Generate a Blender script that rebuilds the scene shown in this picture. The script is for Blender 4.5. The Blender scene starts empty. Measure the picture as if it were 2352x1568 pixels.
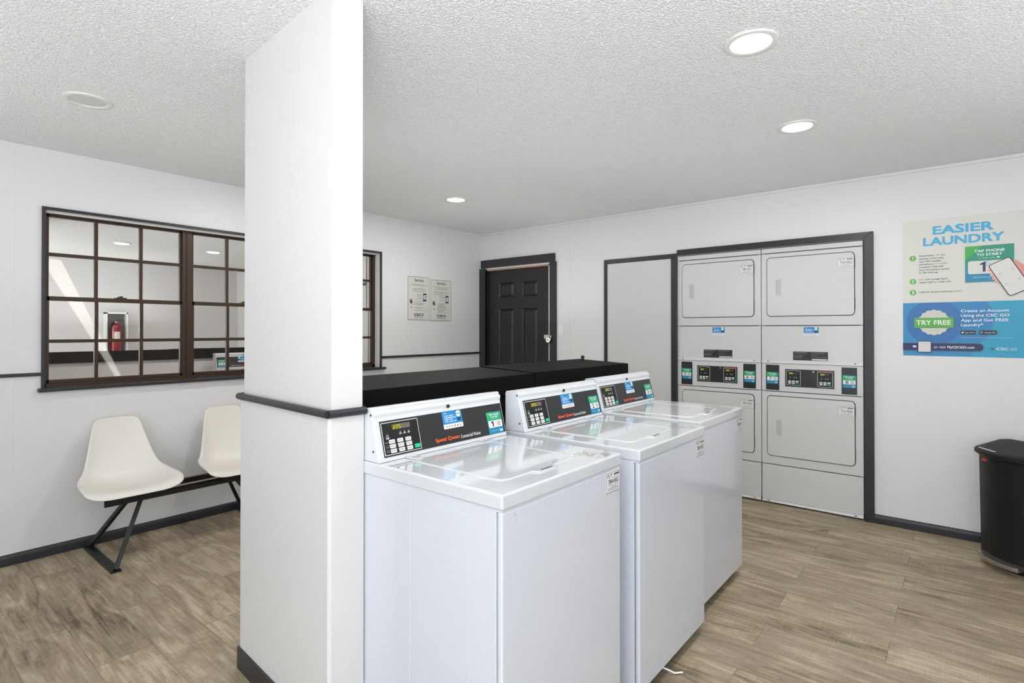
import bpy, bmesh, math, random
from mathutils import Vector, Matrix
random.seed(7)
C = bpy.context.scene.collection
SC = bpy.context.scene

# ------------------------------------------------------------------ camera
FPX = 1255.82351
TH, PI_, RO = 6.88067004e-01, 6.77092523e-03, -2.75939547e-04
def cam_basis():
    F = Vector((-math.sin(TH) * math.cos(PI_), math.cos(TH) * math.cos(PI_), math.sin(PI_)))
    R = Vector((math.cos(TH), math.sin(TH), 0)); U = R.cross(F)
    return F, R * math.cos(RO) + U * math.sin(RO), -R * math.sin(RO) + U * math.cos(RO)
F_, R_, U_ = cam_basis()
cd = bpy.data.cameras.new('camera'); co = bpy.data.objects.new('camera', cd); C.objects.link(co)
co.matrix_world = Matrix(((R_.x, U_.x, -F_.x, 4.24591), (R_.y, U_.y, -F_.y, -4.59476), (R_.z, U_.z, -F_.z, 1.34929), (0, 0, 0, 1)))
cd.sensor_width = 36; cd.lens = FPX / 2352 * 36; cd.shift_y = -34.08 / 2352
cd.clip_start = 0.02; cd.clip_end = 60
SC.camera = co

# ------------------------------------------------------------------ world, sun, assumed daylight and added lights
W = bpy.data.worlds.new('world'); SC.world = W; W.use_nodes = True
W.node_tree.nodes['Background'].inputs[0].default_value = (0.75, 0.87, 1, 1)
W.node_tree.nodes['Background'].inputs[1].default_value = 0.35
SC.view_settings.view_transform = 'Standard'; SC.view_settings.look = 'None'
SC.view_settings.gamma = 1; SC.view_settings.use_curve_mapping = False
SC.view_settings.exposure = 0.26
SC.cycles.max_bounces = 12; SC.cycles.diffuse_bounces = 8; SC.cycles.glossy_bounces = 5
SC.cycles.transparent_max_bounces = 8
SC.cycles.sample_clamp_indirect = 6
SC.cycles.use_denoising = True

def area(name, loc, direction, sx, sy, power, col):
    l = bpy.data.lights.new(name, 'AREA'); l.shape = 'RECTANGLE'; l.size = sx; l.size_y = sy
    l.energy = power; l.color = col
    o = bpy.data.objects.new(name, l); C.objects.link(o); o.location = loc
    o.rotation_euler = Vector(direction).to_track_quat('-Z', 'Y').to_euler()
    return o
COOL = (0.78, 0.88, 1.0); WARM = (1.0, 0.97, 0.93)
area('assumed_daylight_rear', (4.0, -6.42, 1.0), (0, 1, -.05), 3.2, 1.5, 34, COOL)        # added area light before the solid rear wall, for assumed daylight
area('assumed_daylight_right', (5.9, -4.5, 1.2), (-1, 0, -.05), 1.7, 1.8, 15, COOL)          # added light beside the closed right wall, assuming daylight from there
area('assumed_bounced_flash', (4.75, -5.25, 1.45), (-.1, .22, 1), 1.0, 1.0, 97, (.90, .95, 1))     # the photographer's flash, assumed; an added light bounced off the ceiling
for k_, (x_, y_, p_) in enumerate(((2.1, -2.3, 3.0), (1.2, -5.3, 8), (5.1, -1.9, 6), (1.0, -.95, 2.8), (.95, -3.3, 2.0), (3.0, -.9, 1.8))):      # added unseen uplights without fixtures, to brighten the ceiling
    area('added_uplight', (x_, y_, 1.42), (0, 0, 1), 1.2, 1.4, p_, (.93, .97, 1))
sun = bpy.data.lights.new('sun', 'SUN'); sun.energy = 22; sun.angle = 0.009; sun.color = (1, .97, .92)
so = bpy.data.objects.new('sun', sun); C.objects.link(so)
SUN_DIR = Vector((-0.55, 0.44, -0.86))
so.rotation_euler = SUN_DIR.to_track_quat('-Z', 'Y').to_euler()

# ------------------------------------------------------------------ materials
def lin(c):
    return c / 12.92 if c <= 0.04045 else ((c + 0.055) / 1.055) ** 2.4
def hexc(h):
    h = h.lstrip('#'); return tuple(lin(int(h[i:i + 2], 16) / 255) for i in (0, 2, 4)) + (1,)
def nmat(name, col, rough=0.5, metal=0.0, coat=0.0, spec=0.5):
    m = bpy.data.materials.new(name); m.use_nodes = True
    b = m.node_tree.nodes['Principled BSDF']
    b.inputs['Base Color'].default_value = hexc(col) if isinstance(col, str) else col
    b.inputs['Roughness'].default_value = rough; b.inputs['Metallic'].default_value = metal
    b.inputs['Coat Weight'].default_value = coat; b.inputs['Coat Roughness'].default_value = 0.05
    b.inputs['Specular IOR Level'].default_value = spec
    return m
def N(m, t, **kw):
    n = m.node_tree.nodes.new(t)
    for k, v in kw.items(): setattr(n, k, v)
    return n
def L(m, a, b): m.node_tree.links.new(a, b)
def add_bump(m, scale, strength, dist=0.002, detail=4, stretch=None, rough_var=0):
    b = m.node_tree.nodes['Principled BSDF']
    tc = N(m, 'ShaderNodeTexCoord'); mp = N(m, 'ShaderNodeMapping')
    if stretch: mp.inputs['Scale'].default_value = stretch
    L(m, tc.outputs['Object'], mp.inputs['Vector'])
    no = N(m, 'ShaderNodeTexNoise'); no.inputs['Scale'].default_value = scale; no.inputs['Detail'].default_value = detail
    L(m, mp.outputs[0], no.inputs['Vector'])
    bu = N(m, 'ShaderNodeBump'); bu.inputs['Strength'].default_value = strength; bu.inputs['Distance'].default_value = dist
    L(m, no.outputs['Fac'], bu.inputs['Height']); L(m, bu.outputs[0], b.inputs['Normal'])
    return no

M = {}
M['wall'] = nmat('painted_wall', 'dbdada', 0.42); add_bump(M['wall'], 60, 0.12, 0.001)
M['column'] = nmat('column_paint', 'd6d4d3', 0.4); add_bump(M['column'], 30, 0.15, 0.002, stretch=(3, 3, .25))
M['trim'] = nmat('black_trim_paint', '28282d', 0.38); add_bump(M['trim'], 25, 0.3, 0.003)
M['door'] = nmat('black_door_paint', '1d1d1f', 0.42); add_bump(M['door'], 40, 0.15, 0.001)
M['box'] = nmat('black_box_paint', '141312', 0.6, spec=0.06); add_bump(M['box'], 14, 0.15, 0.002)
M['rawwood'] = nmat('raw_wood', 'b08a72', 0.7)
M['enamel'] = nmat('white_enamel', 'cdd0d8', 0.16, coat=0.4)
M['enamel_top'] = nmat('white_enamel_top', 'cdd0d3', 0.09, coat=0.6)
M['console'] = nmat('console_plastic', 'd3d5d8', 0.3)
M['dryer'] = nmat('dryer_enamel', 'cbcbca', 0.28, coat=0.2)
M['gap'] = nmat('dark_gap', '4a4a4a', 0.7)
M['black'] = nmat('black_plastic', '0e0e0f', 0.4)
M['panel'] = nmat('panel_black', '29292b', 0.35)
M['bronze'] = nmat('bronze_aluminium', '3f2f21', 0.4, 0.35)
M['shell'] = nmat('cream_shell_plastic', 'dfdad2', 0.38)
M['blackmetal'] = nmat('black_painted_steel', '161617', 0.35); add_bump(M['blackmetal'], 60, 0.2, 0.001)
M['steel'] = nmat('brushed_steel', 'b5afa6', 0.28, 0.9)
M['chrome'] = nmat('chrome', 'd8d2c8', 0.15, 1.0)
M['binplastic'] = nmat('bin_plastic', '151414', 0.5, spec=.3); add_bump(M['binplastic'], 300, 0.25, 0.0006)
M['white'] = nmat('white_plastic', 'e6e6e4', 0.4)
M['red'] = nmat('red_paint', '8e1014', 0.25, coat=.4)
M['redbutton'] = nmat('red_button', 'b03038', 0.4)
M['greencap'] = nmat('green_plastic', '0f2a1c', 0.3)
M['sidingwhite'] = nmat('outside_render', 'e6e4de', 0.8)
M['slot_roof'] = nmat('slot_roof_board', '17130f', 0.8)  # only on the added outdoor roof that shapes the sun streak
M['lensoff'] = nmat('unlit_lens', 'c9c8c4', 0.5)
M['ring'] = nmat('light_trim_ring', 'dbd9d5', 0.4)

def emis(name, col, s):
    m = bpy.data.materials.new(name); m.use_nodes = True; nt = m.node_tree; nt.nodes.clear()
    e = nt.nodes.new('ShaderNodeEmission'); o = nt.nodes.new('ShaderNodeOutputMaterial')
    e.inputs[0].default_value = col; e.inputs[1].default_value = s; nt.links.new(e.outputs[0], o.inputs[0]); return m
M['lens'] = emis('lit_lens', (1, .97, .9, 1), 5)
M['digit'] = emis('yellow_digit', hexc('f2ee2a'), 0.9)

# window glass: a mirror-like film that lets a little of the outside through
g = bpy.data.materials.new('filmed_glass'); g.use_nodes = True; nt = g.node_tree; nt.nodes.clear()
gl = nt.nodes.new('ShaderNodeBsdfGlossy'); gl.inputs['Color'].default_value = (0.93, 0.905, 0.875, 1); gl.inputs['Roughness'].default_value = 0.0
tr = nt.nodes.new('ShaderNodeBsdfTransparent'); mx = nt.nodes.new('ShaderNodeMixShader'); mx.inputs[0].default_value = 0.91
ou = nt.nodes.new('ShaderNodeOutputMaterial'); nt.links.new(tr.outputs[0], mx.inputs[1]); nt.links.new(gl.outputs[0], mx.inputs[2]); nt.links.new(mx.outputs[0], ou.inputs[0])
M['glass'] = g
cg = bpy.data.materials.new('clear_glass'); cg.use_nodes = True; nt = cg.node_tree; nt.nodes.clear()
tr = nt.nodes.new('ShaderNodeBsdfTransparent'); ou = nt.nodes.new('ShaderNodeOutputMaterial'); nt.links.new(tr.outputs[0], ou.inputs[0]); M['clear'] = cg

# ceiling: sprayed texture
m = nmat('textured_ceiling', 'f8f8f7', 0.55); M['ceiling'] = m
b = m.node_tree.nodes['Principled BSDF']; tc = N(m, 'ShaderNodeTexCoord')
mp = N(m, 'ShaderNodeMapping'); mp.inputs['Scale'].default_value = (1, 1, 1); L(m, tc.outputs['Object'], mp.inputs['Vector'])
n1 = N(m, 'ShaderNodeTexNoise'); n1.inputs['Scale'].default_value = 105; n1.inputs['Detail'].default_value = 4; n1.inputs['Roughness'].default_value = .55; n1.inputs['Distortion'].default_value = .2
L(m, mp.outputs[0], n1.inputs['Vector'])
cr = N(m, 'ShaderNodeValToRGB'); cr.color_ramp.elements[0].position = .40; cr.color_ramp.elements[1].position = .74
L(m, n1.outputs['Fac'], cr.inputs[0])
bu = N(m, 'ShaderNodeBump'); bu.inputs['Strength'].default_value = 1.0; bu.inputs['Distance'].default_value = .0062
L(m, cr.outputs[0], bu.inputs['Height']); L(m, bu.outputs[0], b.inputs['Normal'])

# floor: vinyl planks running along x
m = nmat('vinyl_plank_floor', '8a7d6c', 0.5, spec=.35); M['floor'] = m
b = m.node_tree.nodes['Principled BSDF']; tc = N(m, 'ShaderNodeTexCoord')
br = N(m, 'ShaderNodeTexBrick'); br.offset = .37; br.offset_frequency = 2
br.inputs['Scale'].default_value = 1; br.inputs['Brick Width'].default_value = 1.22; br.inputs['Row Height'].default_value = .2035
br.inputs['Mortar Size'].default_value = .0016; br.inputs['Mortar Smooth'].default_value = .3; br.inputs['Bias'].default_value = 0
br.inputs['Color1'].default_value = (0, 0, 0, 1); br.inputs['Color2'].default_value = (1, 1, 1, 1); br.inputs['Mortar'].default_value = (.35, .35, .35, 1)
mpf = N(m, 'ShaderNodeMapping'); mpf.inputs['Location'].default_value = (.88, .0905, 0); L(m, tc.outputs['Object'], mpf.inputs['Vector']); L(m, mpf.outputs[0], br.inputs['Vector'])
# shift the grain by plank
sh = N(m, 'ShaderNodeVectorMath', operation='MULTIPLY_ADD'); sh.inputs[1].default_value = (7, 13, 5)
L(m, br.outputs['Color'], sh.inputs[0]); L(m, tc.outputs['Object'], sh.inputs[2])
def grain(sc, stretch, detail, dist=0, rough=.55):
    mp = N(m, 'ShaderNodeMapping'); mp.inputs['Scale'].default_value = stretch; L(m, sh.outputs[0], mp.inputs['Vector'])
    n = N(m, 'ShaderNodeTexNoise'); n.inputs['Scale'].default_value = sc; n.inputs['Detail'].default_value = detail
    n.inputs['Roughness'].default_value = rough; n.inputs['Distortion'].default_value = dist; L(m, mp.outputs[0], n.inputs['Vector']); return n
ga = grain(2.0, (1, 4.2, 1), 6, 1.6, .6); gb = grain(7, (.6, 11, 1), 5, .5); gc = grain(10, (12, .8, 1), 3, .6); gd = grain(1.1, (1, 1.6, 1), 2, .5)
def mixf(a, bb, f):
    n = N(m, 'ShaderNodeMix', data_type='FLOAT'); n.inputs[0].default_value = f; L(m, a, n.inputs[2]); L(m, bb, n.inputs[3]); return n.outputs[0]
v = mixf(ga.outputs['Fac'], gb.outputs['Fac'], .36); v = mixf(v, gc.outputs['Fac'], .10)
bw = N(m, 'ShaderNodeRGBToBW'); L(m, br.outputs['Color'], bw.inputs[0]); v = mixf(v, bw.outputs[0], .07)
cr = N(m, 'ShaderNodeValToRGB'); L(m, v, cr.inputs[0]); e = cr.color_ramp.elements
e[0].position = .36; e[0].color = hexc('5e5141'); e[1].position = .64; e[1].color = hexc('c3b59c')
x = e.new(.44); x.color = hexc('877963'); x = e.new(.52); x.color = hexc('9f9178')
tint = N(m, 'ShaderNodeMix', data_type='RGBA'); tint.inputs[7].default_value = hexc('8d8170')
crt = N(m, 'ShaderNodeValToRGB'); crt.color_ramp.elements[0].position = .42; crt.color_ramp.elements[1].position = .62; L(m, gd.outputs['Fac'], crt.inputs[0])
sc_ = N(m, 'ShaderNodeMath', operation='MULTIPLY'); sc_.inputs[1].default_value = .42; L(m, crt.outputs[0], sc_.inputs[0])
L(m, sc_.outputs[0], tint.inputs[0]); L(m, cr.outputs[0], tint.inputs[6])
dk = N(m, 'ShaderNodeMix', data_type='RGBA', blend_type='MULTIPLY'); dk.inputs[7].default_value = (.62, .6, .58, 1)
L(m, br.outputs['Fac'], dk.inputs[0]); L(m, tint.outputs[2], dk.inputs[6]); L(m, dk.outputs[2], b.inputs['Base Color'])
bu = N(m, 'ShaderNodeBump'); bu.inputs['Strength'].default_value = .12; bu.inputs['Distance'].default_value = .001; L(m, gc.outputs['Fac'], bu.inputs['Height']); L(m, bu.outputs[0], b.inputs['Normal'])

CM = {}
def cmat(h):
    if h not in CM:
        CM[h] = nmat('ink_' + h, h, 0.45)
    return CM[h]

# ------------------------------------------------------------------ mesh helpers
class MB:
    def __init__(self):
        self.v = []; self.f = []; self.mi = []; self.mats = []
    def mid(self, m):
        if m not in self.mats: self.mats.append(m)
        return self.mats.index(m)
    def add(self, vs, fs, m):
        o = len(self.v); k = self.mid(m)
        self.v += [tuple(p) for p in vs]
        for f in fs: self.f.append(tuple(i + o for i in f)); self.mi.append(k)
        return self
    def addbm(self, bm, m):
        bm.verts.ensure_lookup_table(); bm.verts.index_update()
        self.add([v.co[:] for v in bm.verts], [[v.index for v in f.verts] for f in bm.faces], m); bm.free(); return self
    def box(self, x0, x1, y0, y1, z0, z1, m, bev=0, seg=2):
        bm = bmesh.new()
        vs = [bm.verts.new((x, y, z)) for x in (x0, x1) for y in (y0, y1) for z in (z0, z1)]
        for q in ((0, 1, 3, 2), (4, 6, 7, 5), (0, 4, 5, 1), (2, 3, 7, 6), (0, 2, 6, 4), (1, 5, 7, 3)): bm.faces.new([vs[i] for i in q])
        if bev: bmesh.ops.bevel(bm, geom=bm.edges[:], offset=bev, segments=seg, affect='EDGES', profile=.5)
        return self.addbm(bm, m)
    def prism(self, poly, fn, a, b, m, bev=0, seg=2):
        """poly: 2-D points; fn(p, q, h) -> xyz; extruded from h=a to h=b"""
        bm = bmesh.new(); n = len(poly)
        va = [bm.verts.new(fn(p, q, a)) for p, q in poly]; vb = [bm.verts.new(fn(p, q, b)) for p, q in poly]
        bm.faces.new(va[::-1]); bm.faces.new(vb)
        for i in range(n): bm.faces.new((va[i], va[(i + 1) % n], vb[(i + 1) % n], vb[i]))
        bmesh.ops.recalc_face_normals(bm, faces=bm.faces[:])
        if bev: bmesh.ops.bevel(bm, geom=bm.edges[:], offset=bev, segments=seg, affect='EDGES', profile=.5)
        return self.addbm(bm, m)
    def bar(self, p, q, w, h, m, up=(0, 0, 1), bev=0):
        p = Vector(p); q = Vector(q); d = (q - p).normalized(); s = d.cross(Vector(up)).normalized(); u = s.cross(d)
        bm = bmesh.new(); vs = []
        for c in (p, q):
            for i, j in ((-1, -1), (1, -1), (1, 1), (-1, 1)): vs.append(bm.verts.new(c + s * (i * w / 2) + u * (j * h / 2)))
        for f in ((3, 2, 1, 0), (4, 5, 6, 7), (0, 1, 5, 4), (1, 2, 6, 5), (2, 3, 7, 6), (3, 0, 4, 7)): bm.faces.new([vs[i] for i in f])
        if bev: bmesh.ops.bevel(bm, geom=bm.edges[:], offset=bev, segments=1, affect='EDGES')
        return self.addbm(bm, m)
    def tube(self, pts, r, m, seg=10):
        pts = [Vector(p) for p in pts]; rings = []
        for i, p in enumerate(pts):
            d = (pts[min(i + 1, len(pts) - 1)] - pts[max(i - 1, 0)]).normalized()
            a = d.cross(Vector((0, 0, 1)))
            if a.length < .1: a = d.cross(Vector((0, 1, 0)))
            a.normalize(); b_ = d.cross(a)
            rr = r[i] if isinstance(r, (list, tuple)) else r
            rings.append([p + (a * math.cos(t) + b_ * math.sin(t)) * rr for t in [2 * math.pi * k / seg for k in range(seg)]])
        vs = [v for ring in rings for v in ring]; fs = []
        for i in range(len(rings) - 1):
            for k in range(seg):
                fs.append((i * seg + k, i * seg + (k + 1) % seg, (i + 1) * seg + (k + 1) % seg, (i + 1) * seg + k))
        fs.append(tuple(range(seg))[::-1]); fs.append(tuple(range((len(rings) - 1) * seg, len(rings) * seg)))
        return self.add(vs, fs, m)
    def lathe(self, prof, c, m, seg=40, fn=lambda r, a, h: (r * math.cos(a), r * math.sin(a), h)):
        vs = []; fs = []; k = len(prof)
        for i in range(seg):
            a = 2 * math.pi * i / seg
            for r, h in prof:
                p = fn(max(r, 1e-5), a, h); vs.append((p[0] + c[0], p[1] + c[1], p[2] + c[2]))
        for i in range(seg):
            j = (i + 1) % seg
            for q in range(k - 1): fs.append((i * k + q, j * k + q, j * k + q + 1, i * k + q + 1))
        return self.add(vs, fs, m)
    def mesh(self, name, smooth=35):
        me = bpy.data.meshes.new(name); me.from_pydata(self.v, [], self.f)
        for mm in self.mats: me.materials.append(mm)
        me.polygons.foreach_set('material_index', self.mi)
        bm = bmesh.new(); bm.from_mesh(me); bmesh.ops.remove_doubles(bm, verts=bm.verts[:], dist=1e-6)
        if smooth is not None: bmesh.ops.recalc_face_normals(bm, faces=bm.faces[:])
        bm.to_mesh(me); bm.free()
        if smooth:
            me.polygons.foreach_set('use_smooth', [True] * len(me.polygons)); me.set_sharp_from_angle(angle=math.radians(smooth))
        return me
    def obj(self, name, parent=None, smooth=35): return flatn(mkobj(name, self.mesh(name, smooth), parent)) if smooth else mkobj(name, self.mesh(name, smooth), parent)

def flatn(o):
    w = o.modifiers.new('weighted_normal', 'WEIGHTED_NORMAL'); w.keep_sharp = True; w.weight = 90; return o
def mkobj(name, me, parent=None):
    o = bpy.data.objects.new(name, me); C.objects.link(o)
    if parent: o.parent = parent
    return o
def thing(name, label, cat, loc=(0, 0, 0), rotz=0, group=None):
    o = bpy.data.objects.new(name, None); C.objects.link(o); o.empty_display_size = .1
    o.location = loc; o.rotation_euler = (0, 0, rotz); o['label'] = label; o['category'] = cat
    if group: o['group'] = group
    return o
def tag(o, label, cat, group=None):
    o['label'] = label; o['category'] = cat
    if group: o['group'] = group
    return o
def struct(o, label=None):
    o['kind'] = 'structure'
    if label: o['label'] = label
    return o
def recenter(o, loc):
    """put a world-space single mesh thing's origin at loc"""
    o.data.transform(Matrix.Translation(-Vector(loc))); o.location = loc; return o

TXT = {}
def text_mesh(s, bold=0.0):
    k = (s, bold)
    if k not in TXT:
        cu = bpy.data.curves.new('t', 'FONT'); cu.body = s; cu.size = 1; cu.offset = bold; cu.resolution_u = 3
        o = bpy.data.objects.new('t', cu); C.objects.link(o)
        dg = bpy.context.evaluated_depsgraph_get(); me = bpy.data.meshes.new_from_object(o.evaluated_get(dg))
        vs = [(v.co.x, v.co.y) for v in me.vertices]; fs = [tuple(p.vertices) for p in me.polygons]
        bpy.data.objects.remove(o); bpy.data.curves.remove(cu); bpy.data.meshes.remove(me)
        x0 = min(v[0] for v in vs); x1 = max(v[0] for v in vs); y0 = min(v[1] for v in vs); y1 = max(v[1] for v in vs)
        TXT[k] = ([((x - x0) / (x1 - x0), (y - y0) / (y1 - y0)) for x, y in vs], fs, x1 - x0, y1 - y0)
    return TXT[k]

class Decal(MB):
    """printed sheet: everything drawn in (s,t) on the plane O + s*A + t*B, stacked in thin layers along n"""
    def __init__(self, O, A, B, base=.0006, step=.00022, seg=28):
        super().__init__(); self.O = Vector(O); self.A = Vector(A).normalized(); self.B = Vector(B).normalized()
        self.n = self.A.cross(self.B); self.h = base; self.step = step; self.seg = seg
    def P(self, s, t, h=None): return self.O + self.A * s + self.B * t + self.n * (self.h if h is None else h)
    def up(self, k=1): self.h += self.step * k; return self
    def poly(self, pts, c):
        self.add([self.P(s, t) for s, t in pts], [tuple(range(len(pts)))], cmat(c) if isinstance(c, str) else c); self.h += 2.5e-5; return self
    def rect(self, a, b, c_, d, c): return self.poly([(a, b), (c_, b), (c_, d), (a, d)], c)       # s0,t0,s1,t1
    def rrect(self, a, b, c_, d, r, c, k=5):
        pts = []
        for cx, cy, a0 in ((c_ - r, d - r, 0), (a + r, d - r, 90), (a + r, b + r, 180), (c_ - r, b + r, 270)):
            for i in range(k + 1):
                t = math.radians(a0 + 90 * i / k); pts.append((cx + r * math.cos(t), cy + r * math.sin(t)))
        return self.poly(pts, c)
    def disc(self, s, t, r, c, k=None, ry=None):
        k = k or self.seg
        return self.poly([(s + r * math.cos(2 * math.pi * i / k), t + (ry or r) * math.sin(2 * math.pi * i / k)) for i in range(k)], c)
    def line(self, p, q, w, c):
        dx, dy = q[0] - p[0], q[1] - p[1]; l = math.hypot(dx, dy); nx, ny = -dy / l * w / 2, dx / l * w / 2
        return self.poly([(p[0] - nx, p[1] - ny), (q[0] - nx, q[1] - ny), (q[0] + nx, q[1] + ny), (p[0] + nx, p[1] + ny)], c)
    def frame(self, a, b, c_, d, w, c):
        self.rect(a, b, c_, b + w, c); self.rect(a, d - w, c_, d, c); self.rect(a, b + w, a + w, d - w, c); return self.rect(c_ - w, b + w, c_, d - w, c)
    def text(self, s, a, b, c_, d, c, bold=0.0):
        vs, fs, w, h = text_mesh(s)
        if s == '1': vs, fs, w, h = [(0, .80), (.55, 1), (1, 1), (1, 0), (.55, 0), (.55, .76), (0, .62)], [(0, 1, 5, 6), (1, 2, 3, 4, 5)], .3, .72
        self.glyphs(vs, fs, a, b, c_ - a, d - b, w, h, c, bold); return self
    def glyphs(self, vs, fs, a, b, W_, H_, w, h, c, bold):
        ox, oy = bold * .55 * W_ / w, bold * .45 * H_ / h
        for i, j in (((-1, -1), (1, -1), (-1, 1), (1, 1)) if bold > .006 else ((0, 0),)):
            self.add([self.P(a + ox + x * (W_ - 2 * ox) + i * ox, b + oy + y * (H_ - 2 * oy) + j * oy) for x, y in vs], fs, cmat(c) if isinstance(c, str) else c); self.h += 2.5e-5
    def textw(self, s, a, b, h, c, bold=0.0, center=False, stretch=1.0, xh=1.0):
        """cap height h at baseline b, natural width"""
        vs, fs, w, hh = text_mesh(s); k = h / .72
        desc = any(ch in 'gjpqy,' for ch in s)
        b0 = b - (.2 * k if desc else 0)
        W_ = w * k * stretch; H_ = hh * k; s0 = a - W_ / 2 if center else a
        self.glyphs(vs, fs, s0, b0, W_, H_, w, hh, c, bold); return W_
    def slab(self, a, b, c_, d, th, m):
        """a real sheet with thickness under the print"""
        o = [self.P(a, b, 0), self.P(c_, b, 0), self.P(c_, d, 0), self.P(a, d, 0)]; t = [self.P(a, b, th), self.P(c_, b, th), self.P(c_, d, th), self.P(a, d, th)]
        self.add(o + t, [(3, 2, 1, 0), (4, 5, 6, 7), (0, 1, 5, 4), (1, 2, 6, 5), (2, 3, 7, 6), (3, 0, 4, 7)], m); self.h = th + self.step; return self
    def obj(self, name, parent=None): return mkobj(name, self.mesh(name, None), parent)

# ------------------------------------------------------------------ room shell
H = 2.44; XR = 5.95; YB = -6.5
struct(MB().box(-.12, XR + .12, YB - .12, .9, -.08, 0, M['floor']).obj('floor', smooth=0), 'grey brown wood look vinyl plank floor')
struct(MB().box(-.12, XR + .12, YB - .12, .9, H, H + .08, M['ceiling']).obj('ceiling', smooth=0), 'white ceiling with sprayed stipple texture')
WY0, WY1, WZ0, WZ1 = -3.841, -1.40, 1.003, 2.074
w = MB()
w.box(-.12, 0, YB, WY0, 0, H, M['wall']).box(-.12, 0, WY1, .12, 0, H, M['wall']).box(-.12, 0, WY0, WY1, 0, WZ0, M['wall']).box(-.12, 0, WY0, WY1, WZ1, H, M['wall'])
struct(w.obj('wall_left', smooth=0), 'white wall with the long grid window')
w = MB()
w.box(0, .1, 0, .12, 0, H, M['wall']).box(.1, .975, 0, .12, 2.035, H, M['wall']).box(.975, 2.34, 0, .12, 0, H, M['wall'])
struct(w.obj('wall_back', smooth=0), 'white wall with the black door')
struct(MB().box(2.34, 3.712, 0, .12, 1.995, H, M['wall']).obj('wall_back', smooth=0), 'white wall above the dryers')
struct(MB().box(3.712, XR, 0, .12, 0, H, M['wall']).obj('wall_back', smooth=0), 'white wall right of the dryers')
struct(MB().box(2.30, 3.75, .80, .88, 0, H, M['wall']).box(2.28, 2.335, .12, .80, 0, H, M['wall']).box(3.717, 3.77, .12, .80, 0, H, M['wall']).obj('wall_recess', smooth=0))
struct(MB().box(XR, XR + .12, YB, .12, 0, H, M['wall']).obj('wall_right', smooth=0))
struct(MB().box(-.12, XR + .12, YB - .12, YB, 0, H, M['wall']).obj('wall_rear', smooth=0))
# added frames on solid walls, standing for assumed openings behind the camera
f = MB()
for z in (.38, 2.32): f.box(2.15, 5.75, YB, YB + .05, z - .03, z + .03, M['trim'])
for x in (2.15, 3.95, 5.75): f.box(x - .03, x + .03, YB, YB + .05, .38, 2.32, M['trim'])
struct(f.obj('assumed_window_frame'))
f = MB()
for y in (-5.4, -3.6): f.box(XR - .05, XR, y - .03, y + .03, 0, 2.38, M['trim'])
f.box(XR - .05, XR, -5.4, -3.6, 2.36, 2.42, M['trim'])
struct(f.obj('assumed_door_trim'))  # added trim for an assumed glass door, the wall behind is closed

# faint vertical joints between wall panels
w = MB()
for y in (-5.2, -3.98, -.62): w.box(0, .0012, y - .0015, y + .0015, .05, H, M['wall'])
for x in (1.22, 3.95, 4.42): w.box(x - .0015, x + .0015, -.0012, 0, .05, H, M['wall'])
struct(w.obj('trim_8', smooth=0))

# stub wall (column) by the washers
colp = [(2.02, -3.58), (2.712, -3.625), (2.716, -3.512), (2.02, -3.500)]
up = MB().prism(colp, lambda p, q, h: (p, q, h), 1.09, H, M['column'])
lowp = [(2.012, -3.59), (2.70, -3.637), (2.712, -3.638), (2.722, -3.63), (2.724, -3.512), (2.012, -3.495)]
up.prism(lowp, lambda p, q, h: (p, q, h), 0, 1.09, M['column'])
struct(up.obj('wall_stub', smooth=0), 'white stub wall standing by the washers with black rail')
def rail(pts, z, r, name, label=None, squash=.6):
    mb = MB()
    for a, b_ in zip(pts, pts[1:]):
        mb.tube([(a[0], a[1], z), (b_[0], b_[1], z)], r, M['trim'], 12)
    return struct(mb.obj(name), label)
rail([(2.005, -3.50), (2.008, -3.596), (2.724, -3.644), (2.732, -3.512)], 1.087, .013, 'trim_1', 'black half round rail around the stub wall')
# left wall rail, right part rail
m_ = MB().box(0, .016, YB, -3.856, 1.079, 1.099, M['trim'], .004).box(0, .016, -1.384, 0, 1.085, 1.106, M['trim'], .004)
struct(m_.obj('trim_2'), 'thin black chair rail on the window wall')
# baseboards
struct(MB().prism([(0, 0), (.022, 0), (.022, .035), (.014, .055), (0, .06)], lambda p, q, h: (p, h, q), YB, 0, M['trim']).obj('baseboard_left'), 'black baseboard below the window')
struct(MB().prism([(0, 0), (.022, 0), (.022, .035), (.014, .055), (0, .06)], lambda p, q, h: (h, -p, q), 3.77, XR, M['trim'])
       .prism([(0, 0), (.022, 0), (.022, .035), (.014, .055), (0, .06)], lambda p, q, h: (h, -p, q), 1.07, 1.61, M['trim']).obj('baseboard_back'), 'black baseboard right of the dryers')
bb = MB().prism([(2.001, -3.49), (2.001, -3.597), (2.735, -3.648), (2.738, -3.52), (2.724, -3.512), (2.722, -3.63), (2.70, -3.637), (2.012, -3.59), (2.012, -3.49)], lambda p, q, h: (p, q, h), 0, .085, M['trim'])
struct(bb.obj('baseboard_stub'), 'black baseboard at the foot of the stub wall')
# thin white cove at the top of the dryer wall
struct(MB().box(0, XR, -.012, 0, H - .022, H, M['wall'], .003).obj('trim_3'))

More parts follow.
